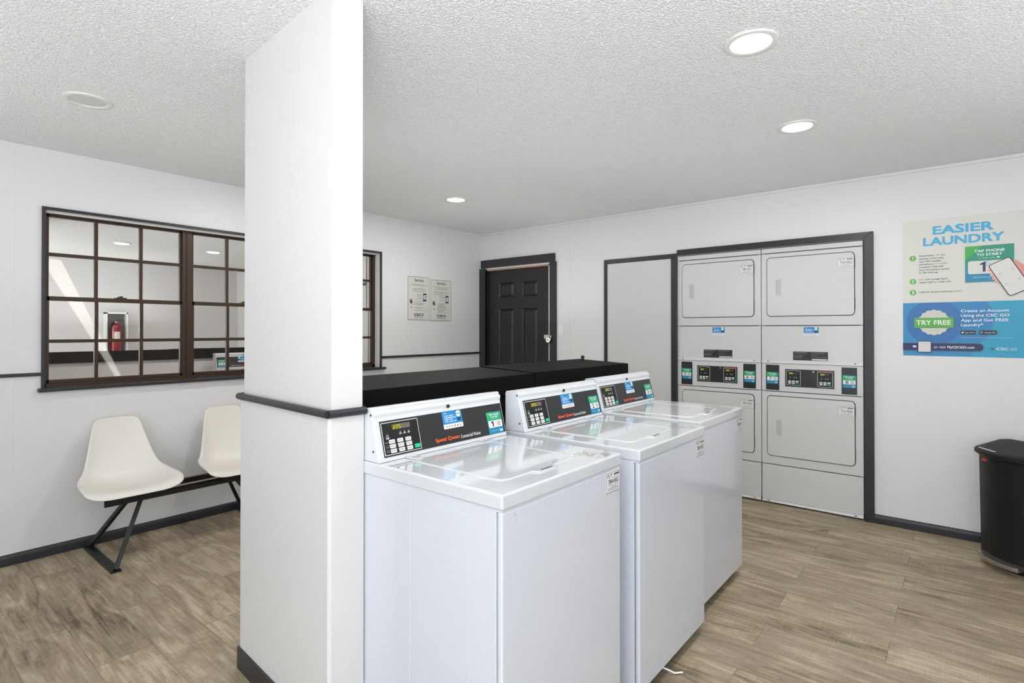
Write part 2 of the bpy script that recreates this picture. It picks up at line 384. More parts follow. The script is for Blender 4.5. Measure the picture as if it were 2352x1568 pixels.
# ------------------------------------------------------------------ long window
win = bpy.data.objects.new('window_1', None); C.objects.link(win); struct(win, 'long window of brown grid sashes framed in black')
bz = M['bronze']
fr = MB()
fr.box(-.118, -.07, -3.841, -3.822, WZ0, WZ1, bz).box(-.118, -.07, -1.428, -1.40, WZ0, WZ1, bz)
fr.box(-.118, -.07, -3.841, -1.40, WZ0, 1.024, bz).box(-.118, -.06, -3.841, -1.40, 2.060, WZ1, bz)
fr.box(-.058, -.045, -3.841, -1.40, 2.066, WZ1, M['wall'])
for y in (-3.036, -2.215): fr.box(-.118, -.066, y - .033, y + .033, 1.02, 2.064, bz, .003).box(-.066, -.060, y - .006, y + .006, 1.03, 2.05, bz)
fr.obj('window_frame', win)
def sash(y0, y1, z0, z1, x, top):
    s = MB(); t = .011
    s.box(x - .012, x + .012, y0, y0 + t * 1.2, z0, z1, bz).box(x - .012, x + .012, y1 - t * 1.2, y1, z0, z1, bz)
    s.box(x - .012, x + .012, y0, y1, z0, z0 + (.024 if top else .022), bz, .002).box(x - .012, x + .012, y0, y1, z1 - (.013 if top else .027), z1, bz, 0 if top else .002)
    wd = (y1 - y0) / 3
    for k in (1, 2): s.box(x - .009, x + .011, y0 + wd * k - .010, y0 + wd * k + .010, z0 + .01, z1 - .01, bz)
    zm = (1.819 if top else 1.283)
    s.box(x - .009, x + .0105, y0 + .005, y1 - .005, zm - .0105, zm + .0105, bz)
    o = s.obj('sash', win)
    gb_ = MB(); gy0, gy1, gz0, gz1 = y0 + .008, y1 - .008, z0 + .01, z1 - .01
    gb_.box(x - .004, x - .0005, gy0, gy1, gz0, gz1, M['clear'])
    gb_.add([(x, gy0, gz0), (x, gy1, gz0), (x, gy1, gz1), (x, gy0, gz1)], [(0, 1, 2, 3)], M['glass'])
    mkobj('pane', gb_.mesh('pane', None), o)
    if top:
        yc = (y0 + y1) / 2
        MB().box(x + .010, x + .030, yc - .02, yc + .04, z0 + .022, z0 + .032, bz, .003).box(x + .012, x + .026, yc, yc + .02, z0 + .03, z0 + .042, bz, .003).obj('latch', o)
for y0 in (-3.822, -3.003, -2.182):
    sash(y0, y0 + .754, 1.535, 2.062, -.098, True)
    sash(y0, y0 + .754, 1.024, 1.560, -.083, False)
t_ = MB()
t_.box(0, .016, -3.859, -3.841, .998, 2.092, M['trim'], .003).box(0, .016, -1.40, -1.382, .998, 2.092, M['trim'], .003).box(0, .018, -3.859, -1.382, 2.074, 2.092, M['trim'], .003)
struct(t_.obj('trim_4'), 'black moulding around the long window')
struct(MB().box(-.06, .035, -3.875, -1.345, .982, 1.004, M['trim'], .004).obj('trim_5'), 'black sill shelf under the long window')

# outdoors: shaded porch wall, unseen roof added with a slot to cast the sun streak
struct(MB().box(-1.75, -1.65, -7, 2, -.08, 3.2, M['sidingwhite']).obj('wall_outside', smooth=0))
struct(MB().box(-6, -.12, -9, 4, -.2, -.08, M['sidingwhite']).obj('floor_outside', smooth=0))
rf = MB(); F3 = lambda p, q, h: (p, q, h)
for pl in ([(-1.65, -9), (-.125, -9), (-.125, -3.93), (-1.65, -3.93)], [(-1.65, -3.93), (-1.22, -3.93), (-1.22, -3.79), (-.46, -3.89), (-.46, -3.93), (-.125, -3.93), (-.125, 4), (-1.65, 4)]):
    rf.prism(pl, F3, 2.62, 2.64, M['slot_roof'])
struct(rf.obj('sun_slot_roof', smooth=0))

# ------------------------------------------------------------------ six panel door, casing, lock
dr = bpy.data.objects.new('door_1', None); C.objects.link(dr); struct(dr, 'black six panel door behind the black box')
d = MB()
X0, X1, Z1 = .106, .955, 2.012
cols = [(X0, .255), (.255, .465), (.465, .585), (.585, .79), (.79, X1)]
rows = [(.0, .19, 0), (.19, .75, 1), (.75, .93, 0), (.93, 1.585, 1), (1.585, 1.715, 0), (1.715, 1.875, 1), (1.875, Z1, 0)]
for i, (a, b_) in enumerate(cols):
    for z0, z1, isp in rows:
        if i in (1, 3) and isp:
            d.box(a, b_, .045, .055, z0, z1, M['door'])
            # bevelled raised field
            e_ = .032
            pts = [(a, .045, z0), (b_, .045, z0), (b_, .045, z1), (a, .045, z1), (a + .012, .045, z0 + .012), (b_ - .012, .045, z0 + .012), (b_ - .012, .045, z1 - .012), (a + .012, .045, z1 - .012),
                   (a + e_, .034, z0 + e_), (b_ - e_, .034, z0 + e_), (b_ - e_, .034, z1 - e_), (a + e_, .034, z1 - e_)]
            d.add(pts, [(4, 5, 9, 8), (5, 6, 10, 9), (6, 7, 11, 10), (7, 4, 8, 11), (8, 9, 10, 11)], M['door'])
        else:
            d.box(a, b_, .032, .060, z0 + (.01 if z0 == 0 else 0), z1, M['door'])
for i in (1, 3):   # sloped moulding into each panel
    a, b_ = cols[i]
    for z0, z1, isp in rows:
        if isp:
            q = [(a, .0315, z0), (b_, .0315, z0), (b_, .0315, z1), (a, .0315, z1), (a + .012, .046, z0 + .012), (b_ - .012, .046, z0 + .012), (b_ - .012, .046, z1 - .012), (a + .012, .046, z1 - .012)]
            d.add(q, [(0, 1, 5, 4), (1, 2, 6, 5), (2, 3, 7, 6), (3, 0, 4, 7)], M['door'])
d.obj('door_leaf', dr, smooth=0)
MB().box(.88, .955, .026, .0315, 1.262, 1.303, M['chrome'], .001).box(.955, 1.012, -.030, -.026, 1.266, 1.303, M['chrome'], .001).box(.945, .957, -.030, .030, 1.266, 1.300, M['chrome'], .001).obj('hasp', dr)
jb = MB().box(.078, .106, 0, .12, 0, 2.035, M['door']).box(.957, .975, 0, .12, 0, 2.035, M['white']).box(.1, .975, .0, .12, 2.018, 2.035, M['rawwood']).box(.1, .975, .022, .03, 2.024, 2.034, M['white'])
jb.obj('door_jamb', dr, smooth=0)
MB().box(.1, .975, .062, .119, 0, 2.02, M['black']).obj('door_backing', dr, smooth=0)
cs = MB()
cs.box(.004, .088, -.022, 0, 0, 2.045, M['trim'], .003).box(.982, 1.062, -.022, 0, 0, 2.052, M['trim'], .003).box(.028, 1.045, -.026, 0, 2.050, 2.138, M['trim'], .003)
struct(cs.obj('trim_6'), 'black casing boards around the black door')
pl = MB()
pl.lathe([(0, -.010), (.026, -.010), (.031, -.006), (.031, .006), (.026, .010), (0, .010)], (.985, -.045, 1.252), M['chrome'], 28, lambda r, a, h: (r * math.cos(a), h, r * math.sin(a)))
pl.tube([(.985 - .010, -.045, 1.272), (.985 - .010, -.045, 1.285), (.985 - .002, -.045, 1.296), (.985 + .012, -.045, 1.298), (.985 + .026, -.045, 1.290), (.985 + .031, -.045, 1.275), (.985 + .024, -.045, 1.262)], .0048, M['chrome'], 8)
pl.lathe([(0, -.012), (.006, -.012), (.006, -.008)], (.983, -.045, 1.25), M['black'], 14, lambda r, a, h: (r * math.cos(a), h, r * math.sin(a)))
tag(recenter(pl.obj('padlock'), (.985, -.045, 1.252)), 'round silver padlock hanging on the black door hasp', 'padlock')
s = thing('wall_plate', 'blank white switch plate on wall right of the black door', 'wall plate', (1.111, 0, 1.357))
MB().box(-.031, .031, -.006, 0, -.053, .053, M['white'], .002).obj('cover', s)
for z in (-.03, .03): MB().lathe([(0, -.0075), (.003, -.0075), (.003, -.006)], (0, 0, z), M['steel'], 10, lambda r, a, h: (r * math.cos(a), h, r * math.sin(a))).obj('screw', s)

# ------------------------------------------------------------------ closet panel and black trim by the dryers
tag(recenter(MB().box(1.650, 2.290, -.012, -.001, 0, 1.98, M['dryer'], .002).obj('access_panel'), (1.97, 0, 0)), 'tall plain white panel between black trim strips left of the dryers', 'panel')
c = MB()
c.box(1.616, 1.652, -.018, 0, 0, 2.018, M['trim'], .003).box(1.652, 2.338, -.018, 0, 1.976, 2.018, M['trim'], .003).box(2.288, 2.338, -.030, 0, 0, 1.976, M['trim'], .003)
c.prism([(2.3385, 1.997), (3.712, 1.997), (3.768, 2.045), (2.3385, 2.045)], lambda p, q, h: (p, h, q), -.022, 0, M['trim'], .002)
c.prism([(3.713, 0), (3.770, 0), (3.770, 2.044), (3.713, 1.996)], lambda p, q, h: (p, h, q), -.026, 0, M['trim'], .002)
struct(c.obj('trim_7'), 'black trim boards around the dryers and closet panel')

# ------------------------------------------------------------------ stickers and plates shared by the machines
def id_plate(O, A, B, wd, ht, code, parent):
    d = Decal(O, A, B, base=0); d.slab(0, 0, wd, ht, .0008, cmat('dcdcd9'))
    d.frame(.0005, .0005, wd - .0005, ht - .0005, wd * .014, '55565a').up()
    d.textw('CSC', wd * .07, ht * .80, ht * .12, '3a3a40', .02); d.poly([(wd * .33, ht * .9), (wd * .37, ht * .8), (wd * .42, ht * .95)], '3a3a40')
    d.rect(wd * .56, ht * .82, wd * .93, ht * .90, '3c3c42'); d.rect(wd * .10, ht * .735, wd * .86, ht * .745, '6a6a70')
    d.text(code, wd * .16, ht * .42, wd * .88, ht * .66, '2a2a30', .01)
    for z, a, b_ in ((.35, .2, .42), (.35, .62, .86), (.27, .36, .70), (.19, .12, .9), (.12, .12, .9)): d.rect(wd * a, ht * z, wd * b_, ht * (z + .025), '86868c')
    return d.obj('id_plate', parent)

def tap_sticker(O, A, B, wd, ht, num, parent):
    d = Decal(O, A, B, base=.0003); k = 6
    cols = ['2ca85f', '22a066', '1d966c', '1b8c74', '1a8590', '177fa6']
    d.rrect(0, 0, wd, ht, wd * .06, '177fa6')
    d.up(); hs = [.62, .70, .78, .85, .92]
    d.rect(0, ht * .58, wd, ht * .965, '1f9a72'); d.poly([(0, ht * .62), (wd * .35, ht), (0, ht)], '2db05a'); d.up()
    d.rect(wd * .0, ht * .50, wd, ht * .60, '1b8f86'); d.up()
    d.text('TAP PHONE', wd * .16, ht * .84, wd * .84, ht * .92, 'e8f4f0', .03); d.text('TO START', wd * .24, ht * .73, wd * .78, ht * .81, 'e8f4f0', .03)
    d.text('or scan code', wd * .30, ht * .66, wd * .72, ht * .70, 'bfe2d8')
    d.rrect(wd * .04, ht * .28, wd * .96, ht * .60, wd * .06, 'e4e4e2').up()
    d.text(str(num), wd * .22, ht * .32, wd * (.38 if num == 1 else .44), ht * .57, '17173a', .02)
    d.rect(wd * .60, ht * .33, wd * .86, ht * .55, 'b9b7b2')
    d.text('MyCSCGO.com', wd * .14, ht * .10, wd * .64, ht * .16, 'a8d4e6'); d.poly([(wd * .72, ht * .06), (wd * .92, ht * .06), (wd * .92, ht * .22), (wd * .86, ht * .16), (wd * .78, ht * .16), (wd * .72, ht * .22)], '9fd0ea')
    return d.obj('number_sticker', parent)

def app_sticker(O, A, B, wd, ht, parent):
    d = Decal(O, A, B, base=.0003)
    d.rrect(0, 0, wd, ht, wd * .03, 'e2e2e2').up(); d.rect(0, ht * .27, wd, ht, '1b7fc2').up()
    d.text('CSC', wd * .08, ht * .87, wd * .26, ht * .93, 'dceefb', .03)
    for i, tx in enumerate(('FOR BEST', 'EXPERIENCE', 'USE THE', 'CSC GO APP')):
        d.text(tx, wd * .10, ht * (.71 - .115 * i), wd * (.10 + .065 * len(tx) * .9), ht * (.785 - .115 * i), 'e4f2fb', .03)
    d.disc(wd * .82, ht * .80, wd * .12, 'dfe9e4', 18); d.up(); d.rect(wd * .69, ht * .77, wd * .95, ht * .83, '59b04a')
    d.rect(wd * .73, ht * .50, wd * .93, ht * .57, '22262c'); d.rect(wd * .73, ht * .40, wd * .93, ht * .47, '22262c')
    for i, cc in enumerate(('9a9aa0', '8c8c92', 'b08a86', 'cc2b22', '3c6a7a', '9a8a94')): d.disc(wd * (.14 + .14 * i), ht * .13, wd * .033, cc, 10)
    return d.obj('app_sticker', parent)

# ------------------------------------------------------------------ washers
WCACHE = {}
def cached(name, parent, fn):
    if name not in WCACHE: WCACHE[name] = fn()
    o = mkobj(name, WCACHE[name], parent)
    return flatn(o) if name in ('cabinet', 'top_panel', 'lid', 'console', 'lid_handle', 'lid_hinge') else o
FW = .632; WW = .645
def seven(d, s, t, h, n, mat_on):
    w = h * .55; a = h * .13
    seg = {'a': ((0, h), (w, h)), 'b': ((w, h), (w, h / 2)), 'c': ((w, h / 2), (w, 0)), 'd': ((0, 0), (w, 0)), 'e': ((0, h / 2), (0, 0)), 'f': ((0, h), (0, h / 2)), 'g': ((0, h / 2), (w, h / 2))}
    on = {'2': 'abged', '5': 'afgcd', '8': 'abcdefg'}[n]
    for k in on:
        (x0, y0), (x1, y1) = seg[k]; sl = h * .10 / h
        d.line((s + x0 + y0 * .12, t + y0), (s + x1 + y1 * .12, t + y1), a, mat_on)
def w_cabinet():
    b = MB(); e = M['enamel']
    b.box(.0, FW - .024, .004, WW - .004, .045, .874, e, .004)                      # wrap
    b.box(FW - .022, FW - .003, .003, WW - .003, .045, .872, e, .006, 3)            # front panel
    for x0, x1 in ((.127, .263), (.370, .510)):                                   # pressed ribs in both sides
        for y0, y1 in ((.0022, .0045), (WW - .0045, WW - .0022)): b.box(x0, x1, y0, y1, .12, .842, e, .001, 2)
    b.box(.02, FW - .03, .02, WW - .02, .02, .046, M['black'])
    for x in (.05, FW - .06):
        for y in (.05, WW - .05): b.lathe([(0, 0), (.02, 0), (.018, .012), (.008, .014), (.008, .04), (0, .04)], (x, y, 0), M['black'], 14)
    return b.mesh('cabinet')
def w_top():
    b = MB(); e = M['enamel_top']
    b.box(0, FW, 0, WW, .877, .920, e, .007, 4)
    b.box(.004, FW - .005, .004, WW - .004, .872, .878, M['enamel'])
    return b.mesh('top_panel')
def rr(a, b_, c_, d_, r, k=6):
    pts = []
    for cx, cy, a0 in ((c_ - r, d_ - r, 0), (a + r, d_ - r, 90), (a + r, b_ + r, 180), (c_ - r, b_ + r, 270)):
        for i in range(k + 1):
            t = math.radians(a0 + 90 * i / k); pts.append((cx + r * math.cos(t), cy + r * math.sin(t)))
    return pts
def plate_rim(b, o, prof, m, r0):
    """o=(x0,y0,x1,y1); prof: list of (inset, z) rings"""
    rings = [[(x, y, z) for x, y in rr(o[0] + i, o[1] + i, o[2] - i, o[3] - i, max(r0 - i, .002))] for i, z in prof]
    n = len(rings[0]); vs = [p for r in rings for p in r]; fs = []
    for k in range(len(rings) - 1):
        for i in range(n): fs.append((k * n + i, k * n + (i + 1) % n, (k + 1) * n + (i + 1) % n, (k + 1) * n + i))
    fs.append(tuple(range((len(rings) - 1) * n, len(rings) * n))); b.add(vs, fs, m)
def w_lid():
    b = MB()
    plate_rim(b, (.150, .098, .550, .500), [(0, .919), (.0008, .9218), (.003, .9230), (.006, .9230), (.009, .9216)], M['enamel_top'], .035)
    return b.mesh('lid', 12)
def w_lidhandle():
    b = MB(); b.prism([(.545, .232), (.556, .240), (.574, .246), (.574, .336), (.556, .342), (.545, .350)], lambda p, q, h: (p, q, h), .919, .9245, M['enamel_top'], .002)
    b.prism([(.560, .262), (.568, .262), (.568, .318), (.560, .318)], lambda p, q, h: (p, q, h), .9245, .9248, M['gap']); return b.mesh('lid_handle')
def w_hinge():
    return MB().box(.112, .155, -.018, .018, .920, .926, M['enamel_top'], .002).mesh('lid_hinge')
CB = (.110, .922); CU = Vector((-.25766, 0, .96623))
def w_console():
    b = MB(); m = M['console']
    prof = [(.0, .9205), (.110, .9205), (.0725, 1.062), (.0755, 1.070), (.076, 1.078), (.071, 1.084), (.062, 1.087), (.0, 1.083)]
    b.prism(prof, lambda p, q, h: (p, h, q), .003, WW - .003, m, .0035, 3)
    b.prism([(.004, 1.082), (.06, 1.084), (.06, 1.092), (.052, 1.094), (.004, 1.088)], lambda p, q, h: (p, h, q), .003, WW + .004, m, .002)
    return b.mesh('console')
def w_screws():
    return MB().lathe([(0, .0022), (.0035, .0018), (.0042, 0)], (0, 0, 0), M['gap'], 12, lambda r, a, h: (r * math.cos(a), -h, r * math.sin(a))).mesh('screw')
def w_lock():
    b = MB(); n = Vector((CU.z, 0, -CU.x)); P = Vector((.0755, .340, 1.067)); A = Vector((0, 1, 0))
    b.lathe([(.0065, -.002), (.0065, .004), (.004, .005), (0, .005)], P[:], M['black'], 20, lambda r, a, h: tuple(A * (r * math.cos(a)) + CU * (r * math.sin(a)) + n * h)); return b.mesh('lock')
def w_panel():
    d = Decal((CB[0], 0, CB[1]), (0, 1, 0), CU, base=0)
    d.O = Vector((CB[0], 0, CB[1])) + d.n * .0
    d.slab(.027, .013, .638 - .002, .131, .0015, M['panel'])
    d.rrect(.030, .018, .187, .125, .003, 'd6d6d4').up(); d.rrect(.0325, .0203, .1848, .1228, .002, '0f0f10').up()
    # indicator lamps and captions
    for s in (.105, .123, .141): d.rect(s - .001, .090, s + .001, .0915, 'c8c8c6'); d.rect(s - .005, .0805, s + .005, .0835, 'cfcfcd'); d.rect(s - .003, .085, s + .003, .0875, 'b0b0ae')
    d.rect(.049, .0865, .051, .088, 'c8c8c6'); d.rect(.045, .080, .055, .083, 'bdbdbb'); d.rect(.043, .074, .057, .0765, 'cfcfcd'); d.rect(.044, .070, .056, .0725, 'cfcfcd')
    for z in (.0495, .034): d.rect(.036, z, .146, z + .0008, '9c9c9a')
    for z, tx in ((.057, 'Hot'), (.042, 'Warm'), (.027, 'Cold')): d.text(tx, .038, z, .050, z + .004, 'b8b8b6')
    # words on the fascia
    d.text('Speed Queen', .253, .0225, .374, .0400, 'f2602a', .035); d.text('Commercial Washer', .380, .0235, .489, .0365, 'e4e4e2', .008)
    return d.mesh('control_panel', None)
def w_display():
    d = Decal((CB[0], 0, CB[1]), (0, 1, 0), CU, base=.0022); d.rect(.073, .0985, .151, .1155, '6b5f58').up()
    for i in range(6): seven(d, .078 + .0115 * i, .1015, .011, '8', '7d6f67')
    d.rect(.073, .0985, .1095, .1155, '5c5a20').up()
    for i, n in enumerate('225'): seven(d, .078 + .0115 * i, .1015, .011, n, M['digit'])
    return d.mesh('display', None)
def w_button():
    b = MB(); A = Vector((0, 1, 0)); n = Vector((CU.z, 0, -CU.x))
    def f(p, q, h): v = Vector((CB[0], 0, CB[1])) + A * p + CU * q + n * h; return v[:]
    b.prism(rr(0, 0, .0235, .0125, .002, 3), f, .0018, .0035, M['white']); 
    d = Decal((CB[0], 0, CB[1]), (0, 1, 0), CU, base=.0037); d.rect(.004, .0045, .007, .0085, '55585c'); d.rect(.009, .0055, .019, .0075, '7a7d80')
    b.add(d.v, d.f, cmat('66696c')); return b.mesh('button', None)
def w_start():
    b = MB(); A = Vector((0, 1, 0)); n = Vector((CU.z, 0, -CU.x))
    def f(p, q, h): v = Vector((CB[0], 0, CB[1])) + A * p + CU * q + n * h; return v[:]
    b.prism(rr(.158, .025, .181, .038, .002, 3), f, .0018, .0035, cmat('12c48a')); return b.mesh('start_button', None)
def w_print():
    d = Decal((0, 0, .9205), (1, 0, 0), (0, 1, 0), base=.0003)
    random.seed(3)
    for i in range(9):
        for j in range(9):
            if random.random() < .75: d.rect(.516 + .0115 * j, .522 + .0095 * i, .516 + .0115 * j + random.uniform(.002, .005), .522 + .0095 * i + random.uniform(.003, .008), random.choice(['7d7a74', '8c8880', '63615d', '9c8074']))
    return d.mesh('instruction_print', None)
def washer(loc, rot, num, code, label, full=True):
    t = thing('washing_machine', label, 'washing machine', loc, rot, 'top loading washers around the black box')
    cab = cached('cabinet', t, w_cabinet); tp = cached('top_panel', t, w_top)
    if full: cached('instruction_print', tp, w_print)
    lid = cached('lid', t, w_lid); cached('lid_handle', lid, w_lidhandle); 
    for y in (.13, .49): cached('lid_hinge', lid, w_hinge).location = (0, y, 0)
    con = cached('console', t, w_console)
    
    for x, z in ((.066, 1.072), (.080, .955)): cached('screw', con, w_screws).location = (x, .003, z)
    cached('lock', con, w_lock); cached('control_panel', con, w_panel); cached('display', con, w_display)
    A = Vector((0, 1, 0))
    for i in range(3):
        for j in range(3):
            o = cached('button', con, w_button); o.location = A * (.053 + .0345 * j + .001 * i) + CU * (.0545 - .0155 * i)
    cached('start_button', con, w_start)
    tap_sticker(Vector((CB[0], .538, CB[1])) + CU * .0135 + Vector((CU.z, 0, -CU.x)) * .0018, (0, 1, 0), CU, .088, .087, num, con)
    app_sticker(Vector((CB[0], .304, CB[1])) + CU * .0665 + Vector((CU.z, 0, -CU.x)) * .0018, (0, 1, 0), CU, .100, .063, con)
    id_plate((FW - .003, WW - .104, .797), (0, 1, 0), (0, 0, 1), .096, .068, code, t) if code else None
    return t
washer((2.690, -3.511, 0), 0, 1, '704-HXG', 'white top load washer with sticker number 1, nearest, beside the stub wall')
washer((2.723, -2.792, 0), 0, 2, '705-HXG', 'white top load washer with sticker number 2, middle of the row')
washer((2.668, -2.060, 0), 0, 3, '706-HXG', 'white top load washer with sticker number 3, farthest, nearest the dryers')
washer((2.09, -1.34, 0), math.pi, 4, None, 'white washer behind the black box, seen only reflected in the window', False)
sf = Decal((3.3190, -3.49, .80), (0, 1, 0), (0, 0, 1), base=.0003)
sf.poly([(.028, .062), (.036, .060), (.040, .050), (.037, .049), (.034, .056)], 'a9acb2').rect(.010, .058, .026, .0595, 'bfc3ca').poly([(.034, .040), (.038, .041), (.037, .034)], 'a9acb2').line((.008, .020), (.020, .022), .0015, 'b9bcc4')
SC.view_layers[0].update()
ws = [o for o in C.objects if o.name == 'washing_machine'][0]
so2 = sf.obj('scuff_mark', ws); so2.matrix_parent_inverse = Matrix.Translation(-ws.location)
# hose end peeking under washer 2
st = MB().tube([(3.33, -2.56, .03), (3.352, -2.545, .02), (3.372, -2.53, .008), (3.392, -2.50, .004)], .0035, M['white'], 8)
tag(recenter(st.obj('cable_end'), (3.36, -2.53, 0)), 'short white cable end poking from under the middle washer', 'cable')

# ------------------------------------------------------------------ black boxed ledge behind the washers
bx = thing('utility_box', 'long black painted box with a ledge top behind the washers', 'box', (2.36, -2.42, 0))
def slab_top(y0, y1, dz, name, w0, w1):
    b = MB(); pts = [(2.17, y0), (2.55, y0), (2.553, y1), (2.17, y1)]
    bm = bmesh.new()
    zz = {2.17: 1.148 + dz}
    vb = []; vt = []
    for x, y in pts:
        vb.append(bm.verts.new((x - 2.36, y + 2.42, 1.035))); vt.append(bm.verts.new((x - 2.36, y + 2.42, (1.128 if x > 2.3 else 1.146) + dz)))
    bm.faces.new(vb[::-1]); bm.faces.new(vt)
    for i in range(4): bm.faces.new((vb[i], vb[(i + 1) % 4], vt[(i + 1) % 4], vt[i]))
    bmesh.ops.recalc_face_normals(bm, faces=bm.faces[:]); bmesh.ops.bevel(bm, geom=bm.edges[:], offset=.004, segments=2, affect='EDGES')
    b.addbm(bm, M['box']); b.obj('lid_board', bx)
slab_top(-3.49, -2.353, 0, 'a', 0, 0); slab_top(-2.349, -1.33, .004, 'b', 0, 0)
MB().box(2.20 - 2.36, 2.53 - 2.36, -3.47 + 2.42, -1.36 + 2.42, 0, 1.036, M['wall']).obj('knee_wall', bx, smooth=0)
MB().box(2.531 - 2.36, 2.537 - 2.36, -3.47 + 2.42, -1.355 + 2.42, 0, 1.035, M['box']).box(2.20 - 2.36, 2.537 - 2.36, -1.36 + 2.42, -1.354 + 2.42, 0, 1.035, M['box']).obj('front_board', bx, smooth=0)
gc_ = MB().lathe([(0, 0), (.010, 0), (.012, .004), (.011, .010), (.013, .013), (.013, .022), (.009, .027), (0, .028)], (2.235, -1.385, 1.149), M['greencap'], 18)
tag(recenter(gc_.obj('bottle_cap'), (2.235, -1.385, 1.149)), 'tiny dark green cap lying on the black box', 'cap')

# ------------------------------------------------------------------ stacked dryers
def dryer(x0, label, nums, codes):
    t = thing('stacked_dryer', label, 'dryer', (x0, 0, 0), 0, 'double stacked dryers in the wall recess')
    D = M['dryer']; w_ = .684
    b = MB()
    b.box(.004, w_ - .004, .012, .68, .03, 1.985, D)
    b.box(.001, w_ - .001, -.004, .014, 1.953, 1.990, D, .005)           # top cap
    b.box(.001, w_ - .001, -.004, .014, 1.387, 1.948, D, .005)           # upper front
    b.box(.001, w_ - .001, -.004, .014, .307, .872, D, .005)             # lower front
    b.box(.02, w_ - .02, .010, .0125, .30, 1.96, M['gap'])
    for xx in (.08, w_ - .08): b.lathe([(0, 0), (.018, 0), (.018, .03), (0, .03)], (xx, .08, 0), M['black'], 14)
    for xx in (.08, w_ - .08): b.lathe([(0, 0), (.018, 0), (.018, .03), (0, .03)], (xx, .6, 0), M['black'], 14)
    b.obj('cabinet', t)
    # middle access panel with curled bottom lip
    ap = MB(); ap.prism([(.012, 1.382), (-.004, 1.382), (-.0045, 1.115), (-.010, 1.100), (-.012, 1.094), (.012, 1.094)], lambda p, q, h: (h, p, q), .002, w_ - .002, D, .002).obj('access_cover', t)
    k = MB().box(.002, w_ - .002, -.004, .012, .030, .302, D, .004)
    k.prism([(.0, .03), (-.010, .012), (-.004, .010), (.006, .028)], lambda p, q, h: (h, p, q), .004, w_ - .004, D)
    kp = k.obj('kick_panel', t)
    for prt, zz in ((t, 1.108), (kp, .022)):
        for xx in (.05, w_ - .05):
            sc = MB(); sc.lathe([(.013, 0), (.011, .0025), (.0045, .0025)], (xx, -.008, zz), D, 16, lambda r, a, h: (r * math.cos(a), -h, r * math.sin(a)))
            sc.lathe([(.0042, .003), (0, .0035)], (xx, -.008, zz), M['gap'], 10, lambda r, a, h: (r * math.cos(a), -h, r * math.sin(a)))
            sc.obj('screw', prt)
    # doors
    for (z0, z1), code in zip(((1.455, 1.917), (.371, .842)), codes):
        dd = MB()
        dd.prism(rr(.040, z0, .634, z1, .030, 6), lambda p, q, h: (p, h, q), -.0050, -.0042, cmat('2e2e30'))
        dd.prism(rr(.0448, z0 + .005, .6295, z1 - .005, .026, 6), lambda p, q, h: (p, h, q), -.0125, -.0045, D, .003, 2)
        do = dd.obj('door', t)
        zc = z0 + .163 + .067 - .004
        hb = MB()
        hb.prism(rr(.084, zc - .068, .150, zc + .068, .006, 3), lambda p, q, h: (p, h, q), -.0155, -.012, D, .0015)
        hb.prism([(.108, zc - .054), (.118, zc - .060), (.146, zc - .062), (.146, zc + .062), (.118, zc + .060), (.108, zc + .052)], lambda p, q, h: (p, h, q), -.0163, -.0156, cmat('b4b4b6'))
        hb.prism([(.108, zc - .054), (.112, zc - .056), (.112, zc + .054), (.108, zc + .052)], lambda p, q, h: (p, h, q), -.021, -.0156, D, .0008)
        hb.obj('handle', do)
        for hz in (z0 + .085, z1 - .085): MB().box(.6300, .6355, -.010, -.004, hz - .04, hz + .04, M['gap'], .001).obj('hinge', do)
        id_plate((.527, -.0126, z1 - .117 + .002), (1, 0, 0), (0, 0, 1), .102, .071, code, do)
    # stickers on the access cover
    app_sticker((.302, -.0045, 1.310), (1, 0, 0), (0, 0, 1), .100, .063, t)
    d = Decal((.228, -.0048, 1.122), (1, 0, 0), (0, 0, 1), base=.0004); d.rect(0, 0, .234, .066, '202022').up()
    random.seed(5)
    for i in range(9):
        for sx in (.006, .122):
            if i > 6 and sx > .1: continue
            d.rect(sx, .058 - .0058 * i, sx + random.uniform(.05, .105), .0595 - .0058 * i, random.choice(['9a9a9a', '6d6d6d', 'c0c0c0', '555555']))
    d.rect(.128, .003, .230, .013, 'c9c9c9'); d.obj('warning_label', t)
    # control bay
    cp = MB(); cp.box(.002, w_ - .002, -.003, .012, .877, 1.0935, D, .003); cp.prism(rr(.160, .908, .512, 1.064, .006, 3), lambda p, q, h: (p, h, q), -.0052, -.003, D, .001)
    bay = cp.obj('control_bay', t)
    e = Decal((0, -.0054, 0), (1, 0, 0), (0, 0, 1), base=0); e.slab(.172, .918, .502, 1.052, .001, M['panel'])
    for s0, up_ in ((.180, 1), (.392, 0)):
        s1 = s0 + .100; z0, z1 = .930, 1.040; zt = z1 + (.006 if up_ else 0); zb = z0 - (0 if up_ else .006); sm = (s0 + s1) / 2
        e.poly([(s0, zb + (0 if up_ else .006)), (sm, zb), (s1, zb + (0 if up_ else .006)), (s1, z1), (sm, zt), (s0, z1)], 'bcbcba'); e.up()
        q = .003; e.poly([(s0 + q, z0 + q), (sm, zb + q), (s1 - q, z0 + q), (s1 - q, z1 - q), (sm, zt - q), (s0 + q, z1 - q)], '111112'); e.up(); 
        for ss in (.022, .050, .066): e.poly([(s0 + ss, .985), (s0 + ss + .010, .985), (s0 + ss + .005, .998)], '8c8c8a')
    e.rect(.395, 1.043, .495, 1.0475, 'b3352a')
    e.rect(.335, .922, .380, .926, '3a3a3c')
    epan = e.obj('control_panel', bay)
